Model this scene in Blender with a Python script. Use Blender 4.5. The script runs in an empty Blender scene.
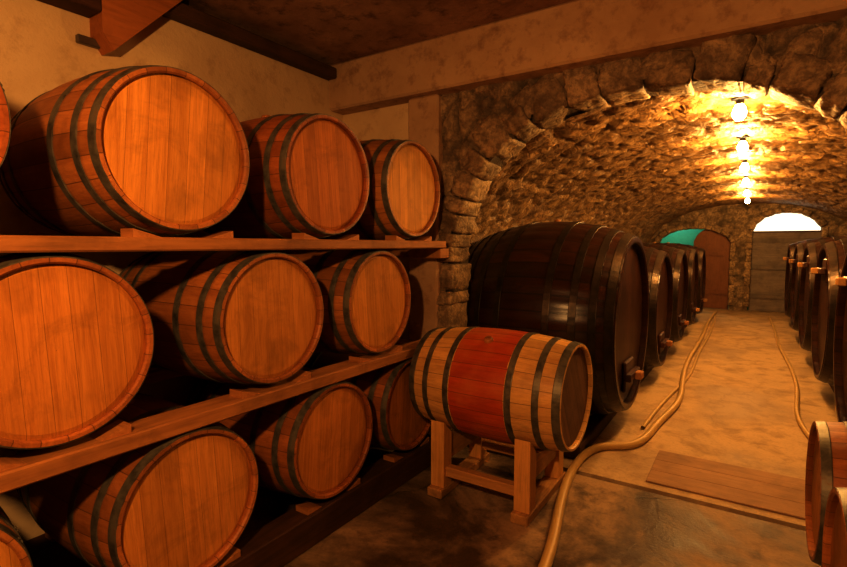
import bpy, math, random, bisect, bmesh
from math import pi, sin, cos, radians, sqrt, atan2
from mathutils import Vector, Matrix, noise
random.seed(7)
scene = bpy.context.scene
COL = scene.collection

# ------------------------------------------------------------------ mesh builder
class MB:
    def __init__(s): s.v=[]; s.f=[]; s.m=[]; s.sm=[]
    def add(s, vs, fs, mat=0, smooth=False):
        o=len(s.v); s.v+= [tuple(p) for p in vs]
        for f in fs:
            s.f.append(tuple(i+o for i in f)); s.m.append(mat); s.sm.append(smooth)
    def box(s, x0,x1,y0,y1,z0,z1, mat=0, M=None, bev=0.0):
        if bev>0:
            b=min(bev,(x1-x0)*.45,(y1-y0)*.45,(z1-z0)*.45)
            vs=[];idx={}
            for sx in (0,1):
                for sy in (0,1):
                    for sz in (0,1):
                        X=(x0,x1)[sx];Y=(y0,y1)[sy];Z=(z0,z1)[sz]
                        dx=b*(1 if sx==0 else -1);dy=b*(1 if sy==0 else -1);dz=b*(1 if sz==0 else -1)
                        idx[(sx,sy,sz,'x')]=len(vs);vs.append(Vector((X,Y+dy,Z+dz)))
                        idx[(sx,sy,sz,'y')]=len(vs);vs.append(Vector((X+dx,Y,Z+dz)))
                        idx[(sx,sy,sz,'z')]=len(vs);vs.append(Vector((X+dx,Y+dy,Z)))
            fs=[]
            q=[(0,0),(1,0),(1,1),(0,1)]
            for a in (0,1):
                fs.append([idx[(a,p,r,'x')] for p,r in q])
                fs.append([idx[(p,a,r,'y')] for p,r in q])
                fs.append([idx[(p,r,a,'z')] for p,r in q])
            for a in (0,1):
                for c in (0,1):
                    fs.append([idx[(a,c,0,'x')],idx[(a,c,1,'x')],idx[(a,c,1,'y')],idx[(a,c,0,'y')]])
                    fs.append([idx[(a,0,c,'x')],idx[(a,1,c,'x')],idx[(a,1,c,'z')],idx[(a,0,c,'z')]])
                    fs.append([idx[(0,a,c,'y')],idx[(1,a,c,'y')],idx[(1,a,c,'z')],idx[(0,a,c,'z')]])
            for a in (0,1):
                for c in (0,1):
                    for d in (0,1):
                        fs.append([idx[(a,c,d,'x')],idx[(a,c,d,'y')],idx[(a,c,d,'z')]])
        else:
            vs=[Vector((x,y,z)) for x in (x0,x1) for y in (y0,y1) for z in (z0,z1)]
            fs=[(0,1,3,2),(4,6,7,5),(0,4,5,1),(2,3,7,6),(0,2,6,4),(1,5,7,3)]
        if M is not None: vs=[M@p for p in vs]
        s.add(vs,fs,mat)
    def prism(s, poly, axis, a0, a1, mat=0):
        n=len(poly); vs=[]
        for a in (a0,a1):
            for (p,q) in poly:
                vs.append((a,p,q) if axis=='x' else (p,a,q))
        fs=[tuple(range(n)),tuple(range(2*n-1,n-1,-1))]
        for i in range(n):
            j=(i+1)%n; fs.append((i,j,n+j,n+i))
        s.add(vs,fs,mat)
    def ring(s, prof, n, mat=0, smooth=True, closed=False, M=None):
        vs=[];fs=[]
        for k in range(n):
            a=2*pi*k/n
            for (r,z) in prof: vs.append(Vector((r*cos(a),r*sin(a),z)))
        m=len(prof)
        for k in range(n):
            k2=(k+1)%n
            for i in range(m if closed else m-1):
                j=(i+1)%m
                fs.append((k*m+i,k2*m+i,k2*m+j,k*m+j))
        if M is not None: vs=[M@p for p in vs]
        s.add(vs,fs,mat,smooth)
    def mesh(s,name,mats):
        me=bpy.data.meshes.new(name)
        me.from_pydata(s.v,[],s.f)
        for m in mats: me.materials.append(m)
        me.polygons.foreach_set('material_index',s.m)
        me.polygons.foreach_set('use_smooth',s.sm)
        bm=bmesh.new(); bm.from_mesh(me); bmesh.ops.recalc_face_normals(bm,faces=bm.faces); bm.to_mesh(me); bm.free()
        me.update(); return me
    def obj(s,name,mats,M=None):
        o=bpy.data.objects.new(name,s.mesh(name,mats)); COL.objects.link(o)
        if M is not None: o.matrix_world=M
        return o

# ------------------------------------------------------------------ materials
class NT:
    def __init__(s,name):
        s.mat=bpy.data.materials.new(name); s.mat.use_nodes=True
        s.t=s.mat.node_tree; s.n=s.t.nodes; s.l=s.t.links
        s.b=s.n['Principled BSDF']
    def new(s,t,**kw):
        n=s.n.new(t)
        for k,v in kw.items(): setattr(n,k,v)
        return n
    def put(s,sock,v):
        if isinstance(v,bpy.types.NodeSocket): s.l.new(v,sock)
        else: sock.default_value=v
    def math(s,op,a,b=0.0,c=None):
        n=s.new('ShaderNodeMath',operation=op); s.put(n.inputs[0],a); s.put(n.inputs[1],b)
        if c is not None: s.put(n.inputs[2],c)
        return n.outputs[0]
    def vec(s,op,a,b):
        n=s.new('ShaderNodeVectorMath',operation=op); s.put(n.inputs[0],a); s.put(n.inputs[1],b); return n.outputs[0]
    def coord(s,w='Object'): return s.new('ShaderNodeTexCoord').outputs[w]
    def noise(s,v,scale,detail=4,rough=.55,dist=0):
        n=s.new('ShaderNodeTexNoise'); s.put(n.inputs['Vector'],v)
        n.inputs['Scale'].default_value=scale;n.inputs['Detail'].default_value=detail
        n.inputs['Roughness'].default_value=rough;n.inputs['Distortion'].default_value=dist
        return n.outputs['Fac']
    def ramp(s,f,stops):
        n=s.new('ShaderNodeValToRGB'); s.put(n.inputs[0],f)
        e=n.color_ramp.elements
        while len(e)<len(stops): e.new(.5)
        for i,(p,c) in enumerate(stops):
            e[i].position=p; e[i].color=(c,c,c,1) if isinstance(c,(int,float)) else (*c,1)
        return n.outputs[0]
    def mix(s,f,a,b,mode='MIX'):
        n=s.new('ShaderNodeMix',data_type='RGBA',blend_type=mode)
        s.put(n.inputs[0],f)
        for k,v in ((6,a),(7,b)):
            if isinstance(v,tuple) and len(v)==3: v=(*v,1)
            s.put(n.inputs[k],v)
        return n.outputs[2]
    def bump(s,h,strength=.4,dist=.01):
        n=s.new('ShaderNodeBump'); n.inputs['Strength'].default_value=strength
        n.inputs['Distance'].default_value=dist; s.put(n.inputs['Height'],h)
        s.l.new(n.outputs[0],s.b.inputs['Normal'])
    def fin(s,col,rough=.6,metal=0.0,spec=None):
        s.put(s.b.inputs['Base Color'],col if not(isinstance(col,tuple) and len(col)==3) else (*col,1))
        s.put(s.b.inputs['Roughness'],rough); s.put(s.b.inputs['Metallic'],metal)
        if spec is not None: s.b.inputs['Specular IOR Level'].default_value=spec
        return s.mat

def mul3(c,k): return tuple(x*k for x in c)

def wood(name, c1, c2, mode='beam', N=24, plank=.085, rough=.5, grain=(22,22,1.6), gapk=.02, red=None, vary=.5, dirt=.5, bump=.3, spec=.35, gapd=.35, hoops=None):
    t=NT(name); co=t.coord(); sp=t.new('ShaderNodeSeparateXYZ'); t.put(sp.inputs[0],co)
    x,y,z=sp.outputs
    oi=t.new('ShaderNodeObjectInfo').outputs['Random']
    rnd=None; gap=None
    if mode=='stave':
        a=t.math('ARCTAN2',y,x); u=t.math('MULTIPLY',a,N/(2*pi))
        idx=t.math('FLOOR',u); fr=t.math('SUBTRACT',u,idx)
    elif mode=='plank':
        u=t.math('DIVIDE',y,plank); u=t.math('ADD',u,t.math('MULTIPLY',oi,.8))
        idx=t.math('FLOOR',u); fr=t.math('SUBTRACT',u,idx)
    if mode!='beam':
        w=t.new('ShaderNodeTexWhiteNoise',noise_dimensions='1D')
        t.put(w.inputs['W'],t.math('ADD',t.math('MULTIPLY',oi,91.7),idx)); rnd=w.outputs['Value']
        gap=t.math('GREATER_THAN',t.math('ABSOLUTE',t.math('SUBTRACT',fr,.5)),.5-gapk)
        off=t.math('MULTIPLY',rnd,7.3)
    else: off=t.math('MULTIPLY',oi,9.0)
    mp=t.new('ShaderNodeMapping'); t.put(mp.inputs[0],co); mp.inputs['Scale'].default_value=grain
    cv=t.new('ShaderNodeCombineXYZ'); t.put(cv.inputs[0],off);t.put(cv.inputs[1],off);t.put(cv.inputs[2],off)
    v=t.vec('ADD',mp.outputs[0],cv.outputs[0])
    g=t.noise(v,1.0,6,.62,1.2)
    g2=t.noise(v,4.5,3,.7,.3)
    col=t.mix(t.ramp(g,[(.26,0),(.72,1)]),c1,c2)
    col=t.mix(t.ramp(g2,[(.48,0),(.72,.4)]),col,mul3(c1,.55))
    if rnd is not None:
        col=t.mix(t.math('MULTIPLY',rnd,vary),col,mul3(c1,.45))
    st=t.noise(co,3.2,5,.6)
    cv2=t.new('ShaderNodeCombineXYZ'); o7=t.math('MULTIPLY',oi,53.0); [t.put(cv2.inputs[i],o7) for i in range(3)]
    st2=t.noise(t.vec('ADD',co,cv2.outputs[0]),5.0,7,.68,.8)
    col=t.mix(t.math('MULTIPLY',t.ramp(st,[(.48,0),(.75,1)]),dirt),col,mul3(c1,.25))
    col=t.mix(t.math('MULTIPLY',t.ramp(st2,[(.50,0),(.70,1)]),dirt*.8),col,mul3(c1,.35))
    tone=t.mix(oi,(.80,.62,.52),(1.12,1.20,1.25))
    col=t.mix(1.0,col,tone,'MULTIPLY')
    if red is not None:
        zz=t.math('ADD',t.math('ABSOLUTE',z),t.math('MULTIPLY',t.math('SUBTRACT',g,.5),.02))
        m=t.math('LESS_THAN',zz,.172)
        rc=t.mix(t.ramp(g,[(.3,0),(.7,1)]),red,mul3(red,.6))
        rc=t.mix(t.ramp(st,[(.42,0),(.65,.8)]),rc,(.58,.17,.04))
        col=t.mix(m,col,rc)
    if hoops:
        az=t.math('ABSOLUTE',z)
        for hz in hoops:
            d=t.math('ABSOLUTE',t.math('SUBTRACT',az,hz))
            f=t.ramp(t.math('ADD',d,t.math('MULTIPLY',st2,.03)),[(.030,.5),(.044,0)])
            col=t.mix(f,col,mul3(c1,.3))
    h=t.math('ADD',g,t.math('MULTIPLY',g2,.5))
    if gap is not None:
        col=t.mix(t.math('MULTIPLY',gap,1-gapd),col,mul3(c1,.12)); h=t.math('SUBTRACT',h,t.math('MULTIPLY',gap,1.0))
    t.bump(h,bump,.004)
    return t.fin(col,rough,0,spec)

M_STAVE=wood('oak_staves',(.40,.14,.032),(.62,.26,.065),'stave',24,rough=.5,grain=(26,26,2.0),hoops=(.345,.20),vary=.65)
M_STAVE_L=wood('pale_oak_staves_red_band',(.66,.34,.095),(.88,.54,.18),'stave',24,rough=.45,grain=(22,22,1.8),red=(.62,.095,.018),vary=.5,dirt=.3)
M_HEAD=wood('oak_head',(.53,.225,.040),(.76,.37,.078),'plank',plank=.075,rough=.6,grain=(1.8,34,34),gapk=.010,vary=.34,dirt=.5,gapd=.45,spec=.2)
M_HEAD_D=wood('brown_head',(.18,.085,.032),(.32,.16,.065),'plank',plank=.088,rough=.6,grain=(1.6,20,20),gapk=.02)  # darker, browner planks than the other barrel heads
M_CASK=wood('dark_cask_staves',(.036,.011,.004),(.095,.030,.009),'stave',40,rough=.28,grain=(10,10,1.2),gapk=.05,spec=.5)
M_CASKH=wood('dark_cask_head',(.06,.021,.008),(.13,.050,.017),'plank',plank=.12,rough=.42,grain=(1.0,12,12),gapk=.02)
M_BEAM=wood('timber_y',(.40,.20,.06),(.62,.34,.11),'beam',rough=.6,grain=(16,1.2,16))
M_BEAMX=wood('timber_x',(.46,.22,.06),(.64,.34,.11),'beam',rough=.6,grain=(1.2,16,16),dirt=.25)
M_BEAMZ=wood('timber_z',(.58,.28,.065),(.80,.44,.13),'beam',rough=.6,grain=(16,16,1.2),dirt=.2)
M_DARKT=wood('dark_timber',(.07,.03,.013),(.14,.06,.026),'beam',rough=.7,grain=(16,1.2,16))
M_CORB=wood('orange_timber',(.48,.19,.045),(.62,.27,.07),'beam',rough=.6,grain=(14,1.2,10),dirt=.2)
M_DOOR=wood('brown_door_wood',(.30,.12,.045),(.40,.17,.065),'plank',plank=.12,rough=.6,grain=(12,12,1.2))
M_DOORG=wood('grey_door_wood',(.30,.28,.25),(.46,.44,.40),'plank',plank=.1,rough=.7,grain=(1.2,12,12))

def metal():
    t=NT('hoop_iron'); co=t.coord(); n=t.noise(co,14,5,.65)
    col=t.ramp(n,[(.3,(.05,.042,.03)),(.6,(.19,.165,.115)),(.8,(.22,.12,.05))])
    t.bump(n,.25,.003); return t.fin(col,t.ramp(n,[(.3,.36),(.8,.6)]),.4)
M_HOOP=metal()
def metald():
    t=NT('dark_hoop_iron'); co=t.coord(); n=t.noise(co,10,5,.65)
    col=t.ramp(n,[(.3,(.025,.018,.012)),(.8,(.09,.055,.03))])
    t.bump(n,.25,.003); return t.fin(col,.34,.6)
M_HOOPD=metald()

def stone(name,dark,mid,light,spec=.3,bs=.8,rough=.55,mort=.6):
    t=NT(name); co=t.coord()
    at=t.new('ShaderNodeAttribute',attribute_name='cell').outputs['Fac']
    ed=t.new('ShaderNodeAttribute',attribute_name='edge').outputs['Fac']
    n=t.noise(co,5,8,.7,.4); n2=t.noise(co,26,6,.7,.2)
    base=t.mix(at,mid,light)
    base=t.mix(t.ramp(n,[(.35,1),(.58,0)]),base,dark)
    base=t.mix(t.ramp(n2,[(.42,.6),(.58,0)]),base,mul3(dark,.8))
    base=t.mix(t.ramp(ed,[(.0,.85),(.16,0)]),base,mul3(mid,mort))
    vor=t.new('ShaderNodeTexVoronoi',feature='DISTANCE_TO_EDGE'); vor.inputs['Scale'].default_value=13
    nz=t.new('ShaderNodeTexNoise'); t.put(nz.inputs['Vector'],co); nz.inputs['Scale'].default_value=9
    wv=t.vec('ADD',co,t.vec('MULTIPLY',nz.outputs['Color'],(.08,.08,.08)))
    t.put(vor.inputs['Vector'],wv)
    vd=t.ramp(vor.outputs['Distance'],[(0,0),(.12,1)])
    h=t.math('ADD',t.math('MULTIPLY',n,1.0),t.math('MULTIPLY',n2,.5))
    h=t.math('ADD',h,t.math('MULTIPLY',vd,.16))
    t.bump(h,bs,.04)
    return t.fin(base,rough,0,spec)
M_VAULT=stone('vault_rubble_stone',(.16,.085,.03),(.44,.26,.10),(.62,.40,.17),.5,.65,.5,.5)
M_ROCK=stone('arch_stone',(.17,.11,.055),(.46,.32,.17),(.64,.46,.26),.3,.6,.6,.2)

def plaster(name,c1,c2,c3,bs=.35,k=(.5,.72)):
    t=NT(name); co=t.coord()
    n=t.noise(co,1.4,8,.65,.4); n2=t.noise(co,9,6,.7); n3=t.noise(co,40,4,.6)
    col=t.mix(t.ramp(n,[(.35,0),(.65,1)]),c1,c2)
    col=t.mix(t.ramp(n2,[(k[0],0),(k[1],.8)]),col,c3)
    h=t.math('ADD',t.math('MULTIPLY',n2,1.0),t.math('MULTIPLY',n3,.25))
    t.bump(h,bs,.02); return t.fin(col,.85,0,.2)
M_PLAST=plaster('whitewashed_plaster',(.82,.64,.38),(.70,.51,.28),(.50,.32,.16),.35,(.52,.78))
M_BEAMC=plaster('beam_plaster',(.62,.43,.25),(.46,.29,.15),(.24,.12,.055))
M_CEIL=plaster('ceiling_concrete',(.19,.085,.04),(.56,.35,.20),(.10,.042,.02),.35,(.52,.7))
M_DWALL=plaster('low_bounce_wall',(.14,.09,.05),(.09,.055,.03),(.05,.03,.015))  # unseen walls coloured dark to cut bounce light and deepen shadows

def floor_mat(name,c1,c2,c3,rough=.6,crack=1.0,gloss=.2,st=.85,dk=(.40,.56)):
    t=NT(name); co=t.coord()
    n=t.noise(co,1.0,8,.62,.7); n2=t.noise(co,4.5,8,.66,.3); n3=t.noise(co,45,4,.65)
    col=t.mix(t.ramp(n,[(dk[0],0),(dk[1],1)]),c1,c2)
    col=t.mix(t.ramp(n2,[(.48,0),(.66,st)]),col,c3)
    col=t.mix(t.ramp(n3,[(.5,0),(.75,.3)]),col,mul3(c3,.6))
    v=t.new('ShaderNodeTexVoronoi',feature='DISTANCE_TO_EDGE'); v.inputs['Scale'].default_value=.5
    nt=t.new('ShaderNodeTexNoise'); nt.inputs['Scale'].default_value=2.5; nt.inputs['Detail'].default_value=8; t.put(nt.inputs['Vector'],co)
    t.put(v.inputs['Vector'],t.vec('ADD',co,t.vec('MULTIPLY',nt.outputs['Color'],(.6,.6,.6))))
    cr=t.ramp(v.outputs['Distance'],[(0,1),(.005,0)])
    cr=t.math('MULTIPLY',cr,t.math('MULTIPLY',t.ramp(n,[(.42,1),(.55,0)]),crack))
    col=t.mix(cr,col,mul3(c3,.25))
    h=t.math('ADD',t.math('MULTIPLY',n2,1.0),t.math('MULTIPLY',n3,.35))
    h=t.math('SUBTRACT',h,t.math('MULTIPLY',cr,.6))
    t.bump(h,.45,.015)
    return t.fin(col,t.ramp(n,[(.38,rough-gloss),(.58,rough+.1)]),0,.4)
M_FLOOR=floor_mat('cellar_concrete',(.10,.062,.032),(.44,.30,.16),(.06,.034,.016),.6,.8,.30,.75,(.43,.58))
M_FLOORT=floor_mat('aisle_concrete',(.42,.29,.15),(.58,.42,.23),(.24,.15,.07),.7,.25,.15,.6)

def simple(name,c,r=.6,m=0.0,em=None,es=0):
    t=NT(name); co=t.coord(); n=t.noise(co,18,4,.6)
    col=t.mix(n,c,mul3(c,.7)); t.bump(n,.15,.003); t.fin(col,r,m)
    if em: t.b.inputs['Emission Color'].default_value=(*em,1); t.b.inputs['Emission Strength'].default_value=es
    return t.mat
M_HOSE=simple('hose_rubber',(.64,.43,.15),.45)
M_BULB=simple('lit_bulb_glass',(1,.9,.6),.3,0,(1,.82,.45),60)
M_FIX=simple('lamp_socket',(.05,.04,.03),.5)
M_GLASS=simple('lit_transom_glass',(.9,.9,.85),.3,0,(1,.93,.75),1.3)
M_TEAL=simple('teal_paint',(.07,.40,.29),.6)
M_BRKT=simple('bracket_steel',(.25,.2,.14),.45,.7)
M_GUT=simple('gutter_dark',(.02,.012,.006),.8)

# ------------------------------------------------------------------ barrels
def barrel_mesh(name,L,rh,rb,N,hoops,mats,cask=False,bung=True):
    mb=MB(); hl=L/2
    R=lambda z: rb-(rb-rh)*(abs(z)/hl)**2
    sub=4; nc=N*sub; nz=22
    vs=[];fs=[]
    g=.0022 if not cask else .005
    for i in range(nz+1):
        z=-hl+L*i/nz
        for k in range(nc):
            a=2*pi*k/nc; r=R(z)-(g if k%sub==0 else 0)
            vs.append((r*cos(a),r*sin(a),z))
    for i in range(nz):
        for k in range(nc):
            k2=(k+1)%nc; fs.append((i*nc+k,i*nc+k2,(i+1)*nc+k2,(i+1)*nc+k))
    mb.add(vs,fs,0,True)
    th=.019 if not cask else .045; rec=.028 if not cask else .055
    for s in (-1,1):
        mb.ring([(rh,s*hl),(rh-th*.7,s*hl),],nc,0,False)
        mb.ring([(rh-th*.7,s*hl),(rh-th,s*(hl-.008)),(rh-th*.8,s*(hl-rec))],nc,0,False)
        r0=rh-th*.8
        prof=[(r0,s*(hl-rec)),(r0-.018,s*(hl-rec+.006)),(0.001,s*(hl-rec+.006))]
        mb.ring(prof,nc,1,False)
    for (zc,w) in hoops:
        for s in (-1,1):
            a,b=s*zc-w/2,s*zc+w/2; t=.0035 if not cask else .007
            prof=[(R(a)-.004,a),(R(a)+t,a),(R(a)+t+.0008,a+.003),(R(b)+t+.0008,b-.003),(R(b)+t,b),(R(b)-.004,b)]
            mb.ring(prof,96,2,False)
            ph=random.random()*.6+pi*.6
            for q in (0,.045):
                aa=ph+q; rr=R(s*zc)+t
                mb.ring([(.0005,.005),(.004,.004),(.006,0),(.006,-.006)],8,2,True,M=Matrix.Translation((rr*cos(aa),rr*sin(aa),s*zc))@Matrix.Rotation(aa,4,'Z')@Matrix.Rotation(pi/2,4,'Y'))
    if bung:
        M=Matrix.Translation((-(rb-.004),0,0))@Matrix.Rotation(-pi/2,4,'Y')
        mb.ring([(.001,.022),(.02,.022),(.026,.015),(.028,0)],20,3,False,M=M)
    if cask:
        for s in (-1,1):
            zz=s*(hl-rec+.006)
            z0,z1=sorted((zz,zz+s*.03))
            mb.box(.30,.54,-.16,.16,z0,z1,1,bev=.012)
            z0,z1=sorted((zz+s*.03,zz+s*.075))
            mb.box(.385,.445,-.19,.19,z0,z1,1,bev=.008)
            z0,z1=sorted((zz+s*.075,zz+s*.13))
            mb.box(.385,.445,-.045,.045,z0,z1,3,bev=.008)
    return mb.mesh(name,mats)

HO=[(.440,.036),(.345,.032),(.20,.034)]
ME_B=barrel_mesh('wine_barrel_mesh',.92,.292,.337,24,HO,[M_STAVE,M_HEAD,M_HOOP,M_BEAMX])
ME_BL=barrel_mesh('pale_wine_barrel_mesh',.95,.295,.335,24,[(.452,.042),(.345,.036),(.195,.036)],[M_STAVE_L,M_HEAD_D,M_HOOP,M_STAVE])
ME_C=barrel_mesh('oak_cask_mesh',1.29,.68,.82,40,[(.605,.06),(.50,.05),(.37,.05),(.19,.05)],[M_CASK,M_CASKH,M_HOOPD,M_BEAM],cask=True)

def place(name,me,x,y,z,phi=0,yaw=0,flip=False,sc=1):
    o=bpy.data.objects.new(name,me); COL.objects.link(o)
    M=Matrix.Translation((x,y,z))@Matrix.Rotation(yaw,4,'Z')@Matrix.Rotation(pi/2 if not flip else -pi/2,4,'Y')@Matrix.Rotation(phi,4,'Z')@Matrix.Diagonal((sc,sc,1,1))
    o.matrix_world=M; return o

XC=-2.24
rows=[(1.85,[.27,1.10,1.89,2.63]),(1.17,[-.15,.665,1.52,2.29]),(.485,[.27,1.09,1.88,2.60])]
for z,ts in rows:
    for t in ts:
        place('wine_barrel',ME_B,XC+random.uniform(-.012,.012),t,z,random.uniform(-.12,.12),radians(random.uniform(-1.2,1.2)))
place('wine_barrel',ME_BL,-1.25,2.765,.655,.5,radians(-1))
place('wine_barrel',ME_B,.27+.46,2.74,.42,.2,0)
place('wine_barrel',ME_B,.27+.46,2.04,.40,-.3,0)
# low chock timbers carrying the two floor barrels
mb=MB()
for x in (.42,1.04):
    mb.box(x-.05,x+.05,1.72,3.06,0,.085,0,bev=.006)
mb.obj('barrel_floor_rail',[M_DARKT])
for i,t in enumerate((4.24,6.0,7.72,9.42,11.12)):
    k=1 if i==0 else .90
    place('oak_cask',ME_C,-.76-.645,t,.88 if i==0 else .80,random.uniform(-.02,.02),0,False,k)
for t in (4.45,6.2,7.95,9.7,11.45):
    place('oak_cask',ME_C,.58+.645,t,.85,random.uniform(-.02,.02),0,True,.96)

# ------------------------------------------------------------------ rack
mb=MB()
for z,ts in rows:
    top=z-.322; h=.05 if z>1.5 else .06
    if z<.6: h=top
    for (a,b) in ((-1.90,-1.765),(-2.70,-2.56)):
        mb.box(a,b,-.85,2.99,top-h,top,1 if z<.6 else 0,bev=.006)
    for t in ts:
        for s in (-1,1):
            for (a,b) in ((-1.87,-1.785),(-2.66,-2.58)):
                p=[(t+s*.10,top),(t+s*.20,top),(t+s*.20,top+.030),(t+s*.13,top+.01)]
                mb.prism(p,'x',a,b,2)
    if z>.6:
        mb.box(-2.70,-1.78,-.825,-.735,top-h-.08,top-h,2,bev=.005)
        mb.box(-2.70,-1.78,2.93,3.050,top-h-.07,top-h,0,bev=.005)
for t,xs in ((-.78,(-1.82,-2.66)),(2.97,(-2.40,-2.66))):
    for x in xs:
        mb.box(x-.035,x+.035,t-.04,t+.04,0,1.85-.322-.05-.07,1,bev=.005)
mb.obj('barrel_rack',[M_BEAM,M_DARKT,M_BEAMX])

# ------------------------------------------------------------------ stand
mb=MB()
tc=2.765
for x in (-1.52,-.985):
    for s in (-1,1):
        y0,y1=tc+s*.20,tc+s*.29
        mb.prism([(y0,0.055),(y1,0.055),(y1,.455),(y0,.372)],'x',x-.045,x+.045,0)
    mb.box(x-.05,x+.05,tc-.33,tc+.33,0,.055,1,bev=.006)
    mb.prism([(tc-.20,.20),(tc+.20,.20),(tc+.20,.372),(tc+.13,.333),(tc,.308),(tc-.13,.333),(tc-.20,.372)],'x',x-.028,x+.028,1)
for s in (-1,1):
    mb.box(-1.475,-1.03,tc+s*.245-.03,tc+s*.245+.03,.12,.18,2,bev=.005)
mb.obj('barrel_stand',[M_BEAMZ,M_BEAM,M_BEAMX])

for nm,xs in (('l',(-1.0,-1.78)),('r',(.82,1.6))):
    mb=MB()
    for x in xs: mb.box(x-.06,x+.06,3.42,12.2,0,.104,0,bev=.008)
    for t in (3.6,5.12,6.86,8.57,10.27,12.0):
        mb.box(min(xs)-.06,max(xs)+.06,t-.05,t+.05,0,.06,0,bev=.005)
    mb.obj('cask_rail',[M_DARKT])

# ------------------------------------------------------------------ room shell
XL,XR,YB,T0,T1,TE,ZC=-2.85,2.3,-3.0,3.15,3.36,13.5,2.91
mb=MB(); mb.box(XL-.15,XR+.15,YB-.15,3.21,-.12,0); mb.obj('floor',[M_FLOOR])
mb=MB(); mb.box(-2.5,2.4,3.265,15.6,-.12,0); mb.obj('floor_tunnel',[M_FLOORT])
mb=MB(); mb.box(-2.5,2.4,3.21,3.265,-.14,-.08); mb.obj('floor_gutter',[M_GUT])
mb=MB()
for i in range(3): mb.box(-.50,.66,3.34+i*.188,3.526+i*.188,0.0,.012,bev=.003)
mb.obj('threshold_boards',[wood('worn_board',(.40,.28,.15),(.56,.41,.23),'beam',rough=.7,grain=(1.5,22,22),dirt=.4)])
mb=MB(); mb.box(XL-.15,XL,YB-.15,T0+.2,0,ZC); mb.obj('wall_left',[M_PLAST])
mb=MB(); mb.box(XR,XR+.15,YB-.15,T0+.2,0,ZC); mb.obj('wall_right',[M_DWALL])
mb=MB(); mb.box(XL,XR,YB-.15,YB,0,ZC); mb.obj('wall_rear',[M_DWALL])
mb=MB(); mb.box(XL-.15,XR+.15,YB-.15,T0+.2,ZC,ZC+.15); mb.obj('ceiling',[M_CEIL])

OC,OH,OS,OB,ON=-.55,1.25,1.2,1.2,2.4
def prof(c,h,zs,b,n,k):
    pts=[]
    for i in range(k+1):
        a=pi-pi*i/k; ca,sa=cos(a),sin(a)
        pts.append((c+h*math.copysign(abs(ca)**(2/n),ca), zs+b*abs(sa)**(2/n)))
    return pts
OP=prof(OC,OH,OS,OB,ON,36)
def inside_open(x,z,gr=0):
    if abs(x-OC)>=OH+gr: return False
    if z<OS: return True
    return (abs(x-OC)/(OH+gr))**ON+((z-OS)/(OB+gr))**ON<1
mb=MB()
mb.box(XL,-1.9,T0,T1,0,ZC,0); mb.box(-1.9,OC-OH,T0,T1,0,ZC,1); mb.box(OC+OH,XR,T0,T1,0,ZC,1)
for (a,b) in zip(OP[:-1],OP[1:]):
    mb.prism([a,b,(b[0],ZC),(a[0],ZC)],'y',T0,T1,1)
W_PART=mb.obj('wall_partition',[M_PLAST,M_ROCK])
mb=MB(); mb.box(XL,XR,2.98,T0,2.56,ZC,bev=.015); mb.obj('ceiling_beam',[M_BEAMC])
mb=MB(); mb.box(-2.14,-1.88,3.055,T0,0,2.56,bev=.015); mb.obj('wall_pilaster',[M_BEAMC])
mb=MB(); mb.box(XL,XL+.10,1.45,2.98,2.79,2.87,bev=.01); mb.obj('ceiling_rail',[M_DARKT])
mb=MB()
mb.box(XL,XL+.14,-1.2,1.27,2.64,2.78,0,bev=.008)
mb.prism([(1.27,2.55),(1.32,2.475),(1.74,2.91),(1.27,2.91)],'x',XL,XL+.13,1)
mb.box(XL,XL+.03,1.20,1.34,2.50,2.54,2,bev=.004)
mb.obj('timber_corbel',[M_DARKT,M_CORB,M_BRKT])

# ------------------------------------------------------------------ stone relief
def relief(name,P,us,vs,amp,scale,mat,skip=None,stretch=(1,1,1),fine=.018,tilt=.55,gw=.22):
    V=[];cell=[];edge=[]
    nu,nv=len(us),len(vs)
    for u in us:
        for v in vs:
            p,n=P(u,v)
            q=Vector((p.x*stretch[0],p.y*stretch[1],p.z*stretch[2]))*scale
            q=q+noise.noise_vector(q*.8)*.35+noise.noise_vector(q*3.0)*.08
            d,pt=noise.voronoi(q)
            e=d[1]-d[0]
            c=(noise.noise(pt[0]*5.13+Vector((3.3,1.7,9.1)))*.5+.5)
            hgt=min(1,e/gw)**.6*(.45+.55*c)
            fv=noise.noise_vector(pt[0]*7.77)
            hgt+= tilt*fv.dot(q-pt[0])
            hgt+= fine/amp*(noise.noise(p*14)+.5*noise.noise(p*31))
            V.append(p+n*(amp*hgt)); cell.append(max(0,min(1,c))); edge.append(e)
    F=[]
    for i in range(nu-1):
        for j in range(nv-1):
            if skip and skip((us[i]+us[i+1])/2,(vs[j]+vs[j+1])/2): continue
            F.append((i*nv+j,(i+1)*nv+j,(i+1)*nv+j+1,i*nv+j+1))
    me=bpy.data.meshes.new(name); me.from_pydata(V,[],F); me.materials.append(mat)
    for nm,arr in (('cell',cell),('edge',edge)):
        a=me.attributes.new(nm,'FLOAT','POINT'); a.data.foreach_set('value',arr)
    for p in me.polygons: p.use_smooth=True
    me.update()
    o=bpy.data.objects.new(name,me); COL.objects.link(o); return o

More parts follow.
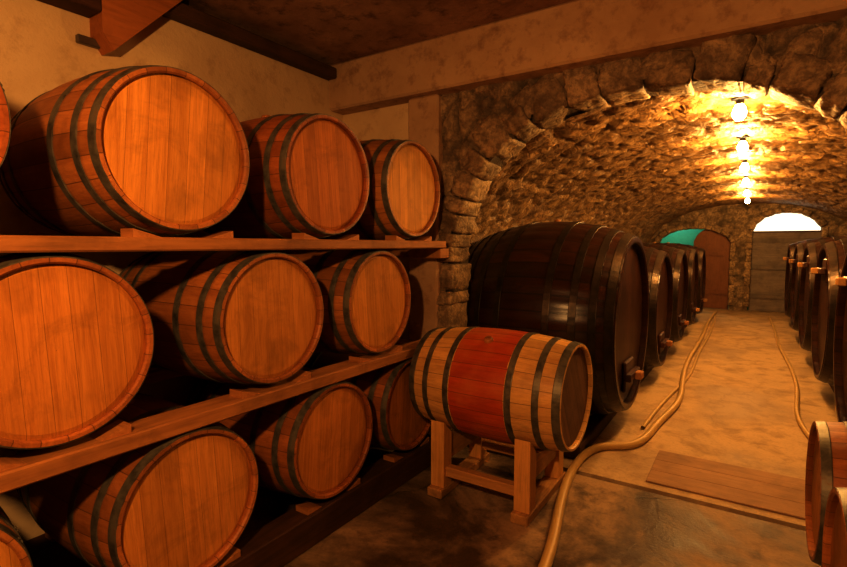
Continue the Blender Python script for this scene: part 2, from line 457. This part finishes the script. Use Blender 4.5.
VC,VH,VS,VB,VN=-.1,2.12,1.2,1.25,2.25
path=[(VC-VH,z) for z in (0,.3,.6,.9)]
arc=prof(VC,VH,VS,VB,VN,400)
path+=arc+[(VC+VH,z) for z in (.9,.6,.3,0)]
S0=[0]
for a,b in zip(path[:-1],path[1:]): S0.append(S0[-1]+math.hypot(b[0]-a[0],b[1]-a[1]))
def at(s):
    i=min(max(bisect.bisect_right(S0,s)-1,0),len(S0)-2); f=(s-S0[i])/(S0[i+1]-S0[i]+1e-9)
    a,b=path[i],path[i+1]; tx,tz=b[0]-a[0],b[1]-a[1]; l=math.hypot(tx,tz)+1e-9
    return a[0]+tx*f,a[1]+tz*f,tz/l,-tx/l
us=[S0[-1]*i/330 for i in range(331)]
ts=[];t=T1-.03;st=.021
while t<TE+.1: ts.append(t); t+=st; st=min(.075,st*1.0085)
def PV(u,v):
    x,z,nx,nz=at(u)
    return Vector((x,v,z)),Vector((nx,0,nz))
relief('ceiling_vault',PV,us,ts,.045,5.2,M_VAULT,stretch=(.8,1.15,1.1),fine=.013,tilt=.6)

us=[-1.88+i*.024 for i in range(int(2.9/.024))]; vs=[i*.024 for i in range(int(2.62/.024))]
F_ST=relief('wall_stone_facing',lambda u,v:(Vector((u,T0,v)),Vector((0,-1,0))),us,vs,.075,4.4,M_ROCK,skip=lambda u,v: inside_open(u,v,.03))

def stone_block(V,F,cell,c,ax,sx,sy,sz):
    bm=bmesh.new(); bmesh.ops.create_icosphere(bm,subdivisions=4,radius=1)
    seed=Vector((random.random()*50,random.random()*50,random.random()*50)); o=len(V); cv=random.random()
    bm.verts.index_update()
    for v in bm.verts:
        p=v.co; m=max(abs(p.x),abs(p.y),abs(p.z)); q=p/m; q=q.lerp(p,.22)
        k=1+.16*noise.noise(p*1.1+seed)+.06*noise.noise(p*3+seed)+.04*noise.noise(p*7+seed)
        q=Vector((q.x*sx/2,q.y*sy/2,q.z*sz/2))*k
        V.append(c+ax@q); cell.append(cv)
    for f in bm.faces: F.append(tuple(x.index+o for x in f.verts))
    bm.free()
def arch_ring(name,c,h,zs,b,n,y0,y1,rad,ln,mat,z0=0,fill=.96):
    P=[(c-h,z0)]+prof(c,h,zs,b,n,200)+[(c+h,z0)]
    S=[0]
    for p,q in zip(P[:-1],P[1:]): S.append(S[-1]+math.hypot(q[0]-p[0],q[1]-p[1]))
    V=[];F=[];cell=[]; s=0
    while s<S[-1]-.03:
        w=random.uniform(*ln); w=min(w,S[-1]-s); sm=s+w/2
        i=min(max(bisect.bisect_right(S,sm)-1,0),len(S)-2); f=(sm-S[i])/(S[i+1]-S[i]+1e-9)
        a,bb=P[i],P[i+1]; tx,tz=bb[0]-a[0],bb[1]-a[1]; l=math.hypot(tx,tz)+1e-9; tx/=l;tz/=l
        r=random.uniform(*rad); ctr=Vector((a[0]+(bb[0]-a[0])*f,(y0+y1)/2+random.uniform(-.02,.02),a[1]+(bb[1]-a[1])*f))
        nrm=Vector((-tz,0,tx))
        ctr+=nrm*(r/2-.02)
        ax=Matrix(((tx,0,nrm.x),(0,1,0),(tz,0,nrm.z)))@Matrix.Rotation(random.uniform(-.12,.12),3,'Y')
        stone_block(V,F,cell,ctr,ax,w*fill,(y1-y0),r)
        s+=w*.97
    me=bpy.data.meshes.new(name); me.from_pydata(V,[],F); me.materials.append(mat)
    a=me.attributes.new('cell','FLOAT','POINT'); a.data.foreach_set('value',cell)
    a=me.attributes.new('edge','FLOAT','POINT'); a.data.foreach_set('value',[1.0]*len(V))
    for p in me.polygons: p.use_smooth=True
    me.update(); o=bpy.data.objects.new(name,me); COL.objects.link(o); return o
A_ST=arch_ring('stone_arch',OC,OH,OS,OB,ON,3.07,3.38,(.15,.24),(.10,.26),M_ROCK,.08,.99)
F_ST.parent=W_PART; A_ST.parent=W_PART

D1=(.62,.63)
D2=(-1.16,.77)
def dtop(x,d,zs,b):
    k=(x-d[0])/d[1]
    return zs+b*sqrt(max(0,1-k*k)) if abs(k)<1 else -1
Z2=(1.50,.40)
def skipE(u,v):
    return v<dtop(u,D1,1.72,.50) or v<dtop(u,D2,*Z2)
us=[VC-VH-.1+i*.045 for i in range(int((2*VH+.2)/.045)+2)]; vs=[i*.045 for i in range(60)]
W_END=relief('wall_end',lambda u,v:(Vector((u,TE,v)),Vector((0,-1,0))),us,vs,.06,4.0,M_ROCK,skip=skipE)
for i,(d,zs,b) in enumerate(((D1,1.72,.50),(D2,*Z2))):
    o=arch_ring('trim_%d'%(i+1),d[0],d[1],zs,b,2,TE-.10,TE+.20,(.10,.15),(.12,.22),M_ROCK,.1,1.04); o.parent=W_END
def door_panel(d,zs,b,y,x0,x1,ztop=9):
    mb=MB(); n=14; xs=[x0+(x1-x0)*i/n for i in range(n+1)]
    for a,c in zip(xs[:-1],xs[1:]):
        za=min(max(dtop(a,d,zs,b),zs), ztop); zb=min(max(dtop(c,d,zs,b),zs), ztop)
        mb.prism([(a,.01),(c,.01),(c,zb),(a,za)],'y',y,y+.05,0)
    return mb
mb=door_panel(D1,1.72,.50,TE+.1,D1[0]-.62,D1[0]+.62,1.78)
for z in (.35,1.0,1.6): mb.box(D1[0]-.60,D1[0]+.60,TE+.07,TE+.1,z-.05,z+.05,0)
mb.box(D1[0]+.42,D1[0]+.46,TE+.03,TE+.07,.95,1.1,1)
mb.obj('door_1',[M_DOORG,M_HOOPD])
mb=MB(); xs=[D1[0]-.6+1.2*i/16 for i in range(17)]
for a,c in zip(xs[:-1],xs[1:]):
    mb.prism([(a,1.805),(c,1.805),(c,max(1.81,dtop(c,D1,1.72,.50))),(a,max(1.81,dtop(a,D1,1.72,.50)))],'y',TE+.12,TE+.14,0)
mb.box(D1[0]-.62,D1[0]+.62,TE+.08,TE+.15,1.782,1.81,1)
mb.obj('window_1',[M_GLASS,M_DARKT])
mb=door_panel((-.78,.40),1.45,.45,TE+.06,-1.16,-.40)
for z in (.4,1.3): mb.box(-1.14,-.42,TE+.03,TE+.06,z-.05,z+.05,0)
mb.obj('door_2',[M_DOOR])
mb=MB(); mb.box(-2.3,-.1,15.0,15.1,0,2.6); mb.box(-2.4,-2.3,13.75,15.1,0,2.6); mb.box(-.1,0,13.75,15.1,0,2.6); mb.box(-2.4,0,13.75,15.1,2.6,2.7)
mb.obj('wall_backroom',[M_TEAL])

# ------------------------------------------------------------------ hoses
def tube(name,pts,r,mat):
    cu=bpy.data.curves.new(name,'CURVE'); cu.dimensions='3D'; cu.bevel_depth=r; cu.bevel_resolution=5; cu.resolution_u=10
    sp=cu.splines.new('NURBS'); sp.points.add(len(pts)-1); sp.order_u=4; sp.use_endpoint_u=True
    for i,p in enumerate(pts): sp.points[i].co=(*p,1)
    cu.materials.append(mat); o=bpy.data.objects.new(name,cu); COL.objects.link(o); return o
h=.028
tube('hose',[(-.70,1.2,h),(-.69,1.7,h),(-.723,2.153,h),(-.80,2.5,h),(-.88,2.85,h),(-.93,3.2,h),(-.93,3.55,h),(-.84,3.75,h),(-.70,3.78,h),(-.61,4.0,h),(-.60,4.42,h),(-.52,4.95,h),(-.51,5.44,h),(-.60,6.3,h),(-.63,7.54,h),(-.58,9.0,h),(-.66,11.26,h),(-.6,12.6,h)],h,M_HOSE)
h=.02
tube('hose',[(.36,12.4,h),(.41,10.86,h),(.38,9.2,h),(.445,7.89,h),(.47,6.9,h),(.45,6.1,h),(.38,5.4,h),(.42,4.8,h),(.55,4.2,h),(.60,4.05,h)],h,M_HOSE)
h=.016
tube('hose',[(-.58,12.0,h),(-.50,9.86,h),(-.56,8.0,h),(-.53,6.9,h),(-.53,6.2,h),(-.60,5.6,h),(-.66,4.9,h),(-.68,4.3,h)],h,M_HOSE)

# ------------------------------------------------------------------ lamps
def point(name,loc,e,col,r,parent=None):
    l=bpy.data.lights.new(name,'POINT'); l.energy=e; l.color=col; l.shadow_soft_size=r
    o=bpy.data.objects.new(name,l); COL.objects.link(o); o.location=loc
    if parent: o.parent=parent; o.matrix_parent_inverse=parent.matrix_world.inverted()
    return o
for i,t in enumerate((3.80,5.15,6.5,8.0,9.7,11.4)):
    mb=MB()
    mb.ring([(.001,.09),(.05,.09),(.05,.08),(.024,.075),(.024,.05),(.001,.05)],16,1,False)
    mb.ring([(.001,-.05),(.022,-.045),(.038,-.022),(.041,.002),(.032,.03),(.018,.055),(.001,.055)],20,0,True)
    o=mb.obj('ceiling_bulb',[M_BULB,M_FIX],Matrix.Translation((-.1,t,2.335)))
    bpy.context.view_layer.update()
    point('bulb_light',(-.1,t,2.25),64,(1,.56,.17),.03,o)
mb=MB(); mb.ring([(.001,.12),(.02,.12),(.03,.04),(.14,.0),(.145,-.01),(.12,.0),(.001,.03)],24,0,True)
mb.ring([(.004,ZC-2.30),(.004,.12)],8,0,True)
o=mb.obj('added_key_fitting',[M_FIX],Matrix.Translation((-.50,-.30,2.30)))  # unseen hanging fitting, added behind the camera to carry the key light
bpy.context.view_layer.update()
point('key_light',(-.50,-.30,2.12),185,(1,.53,.185),.05,o)  # off-frame key light, placed from the shading on the barrels
point('backroom_light',(-1.7,14.3,2.2),28,(.8,1,.8),.1,None)

w=bpy.data.worlds.new('World'); scene.world=w; w.use_nodes=True
w.node_tree.nodes['Background'].inputs[0].default_value=(1,.5,.2,1); w.node_tree.nodes['Background'].inputs[1].default_value=.005

scene.view_settings.view_transform='Standard'
scene.view_settings.look='None'
scene.view_settings.gamma=.74

cam=bpy.data.cameras.new('camera'); cam.sensor_width=36; cam.lens=21.25; cam.clip_start=.05
co=bpy.data.objects.new('camera',cam); COL.objects.link(co)
co.location=(0,0,1.5); co.rotation_euler=(radians(90-4.4),0,radians(33.2))
scene.camera=co
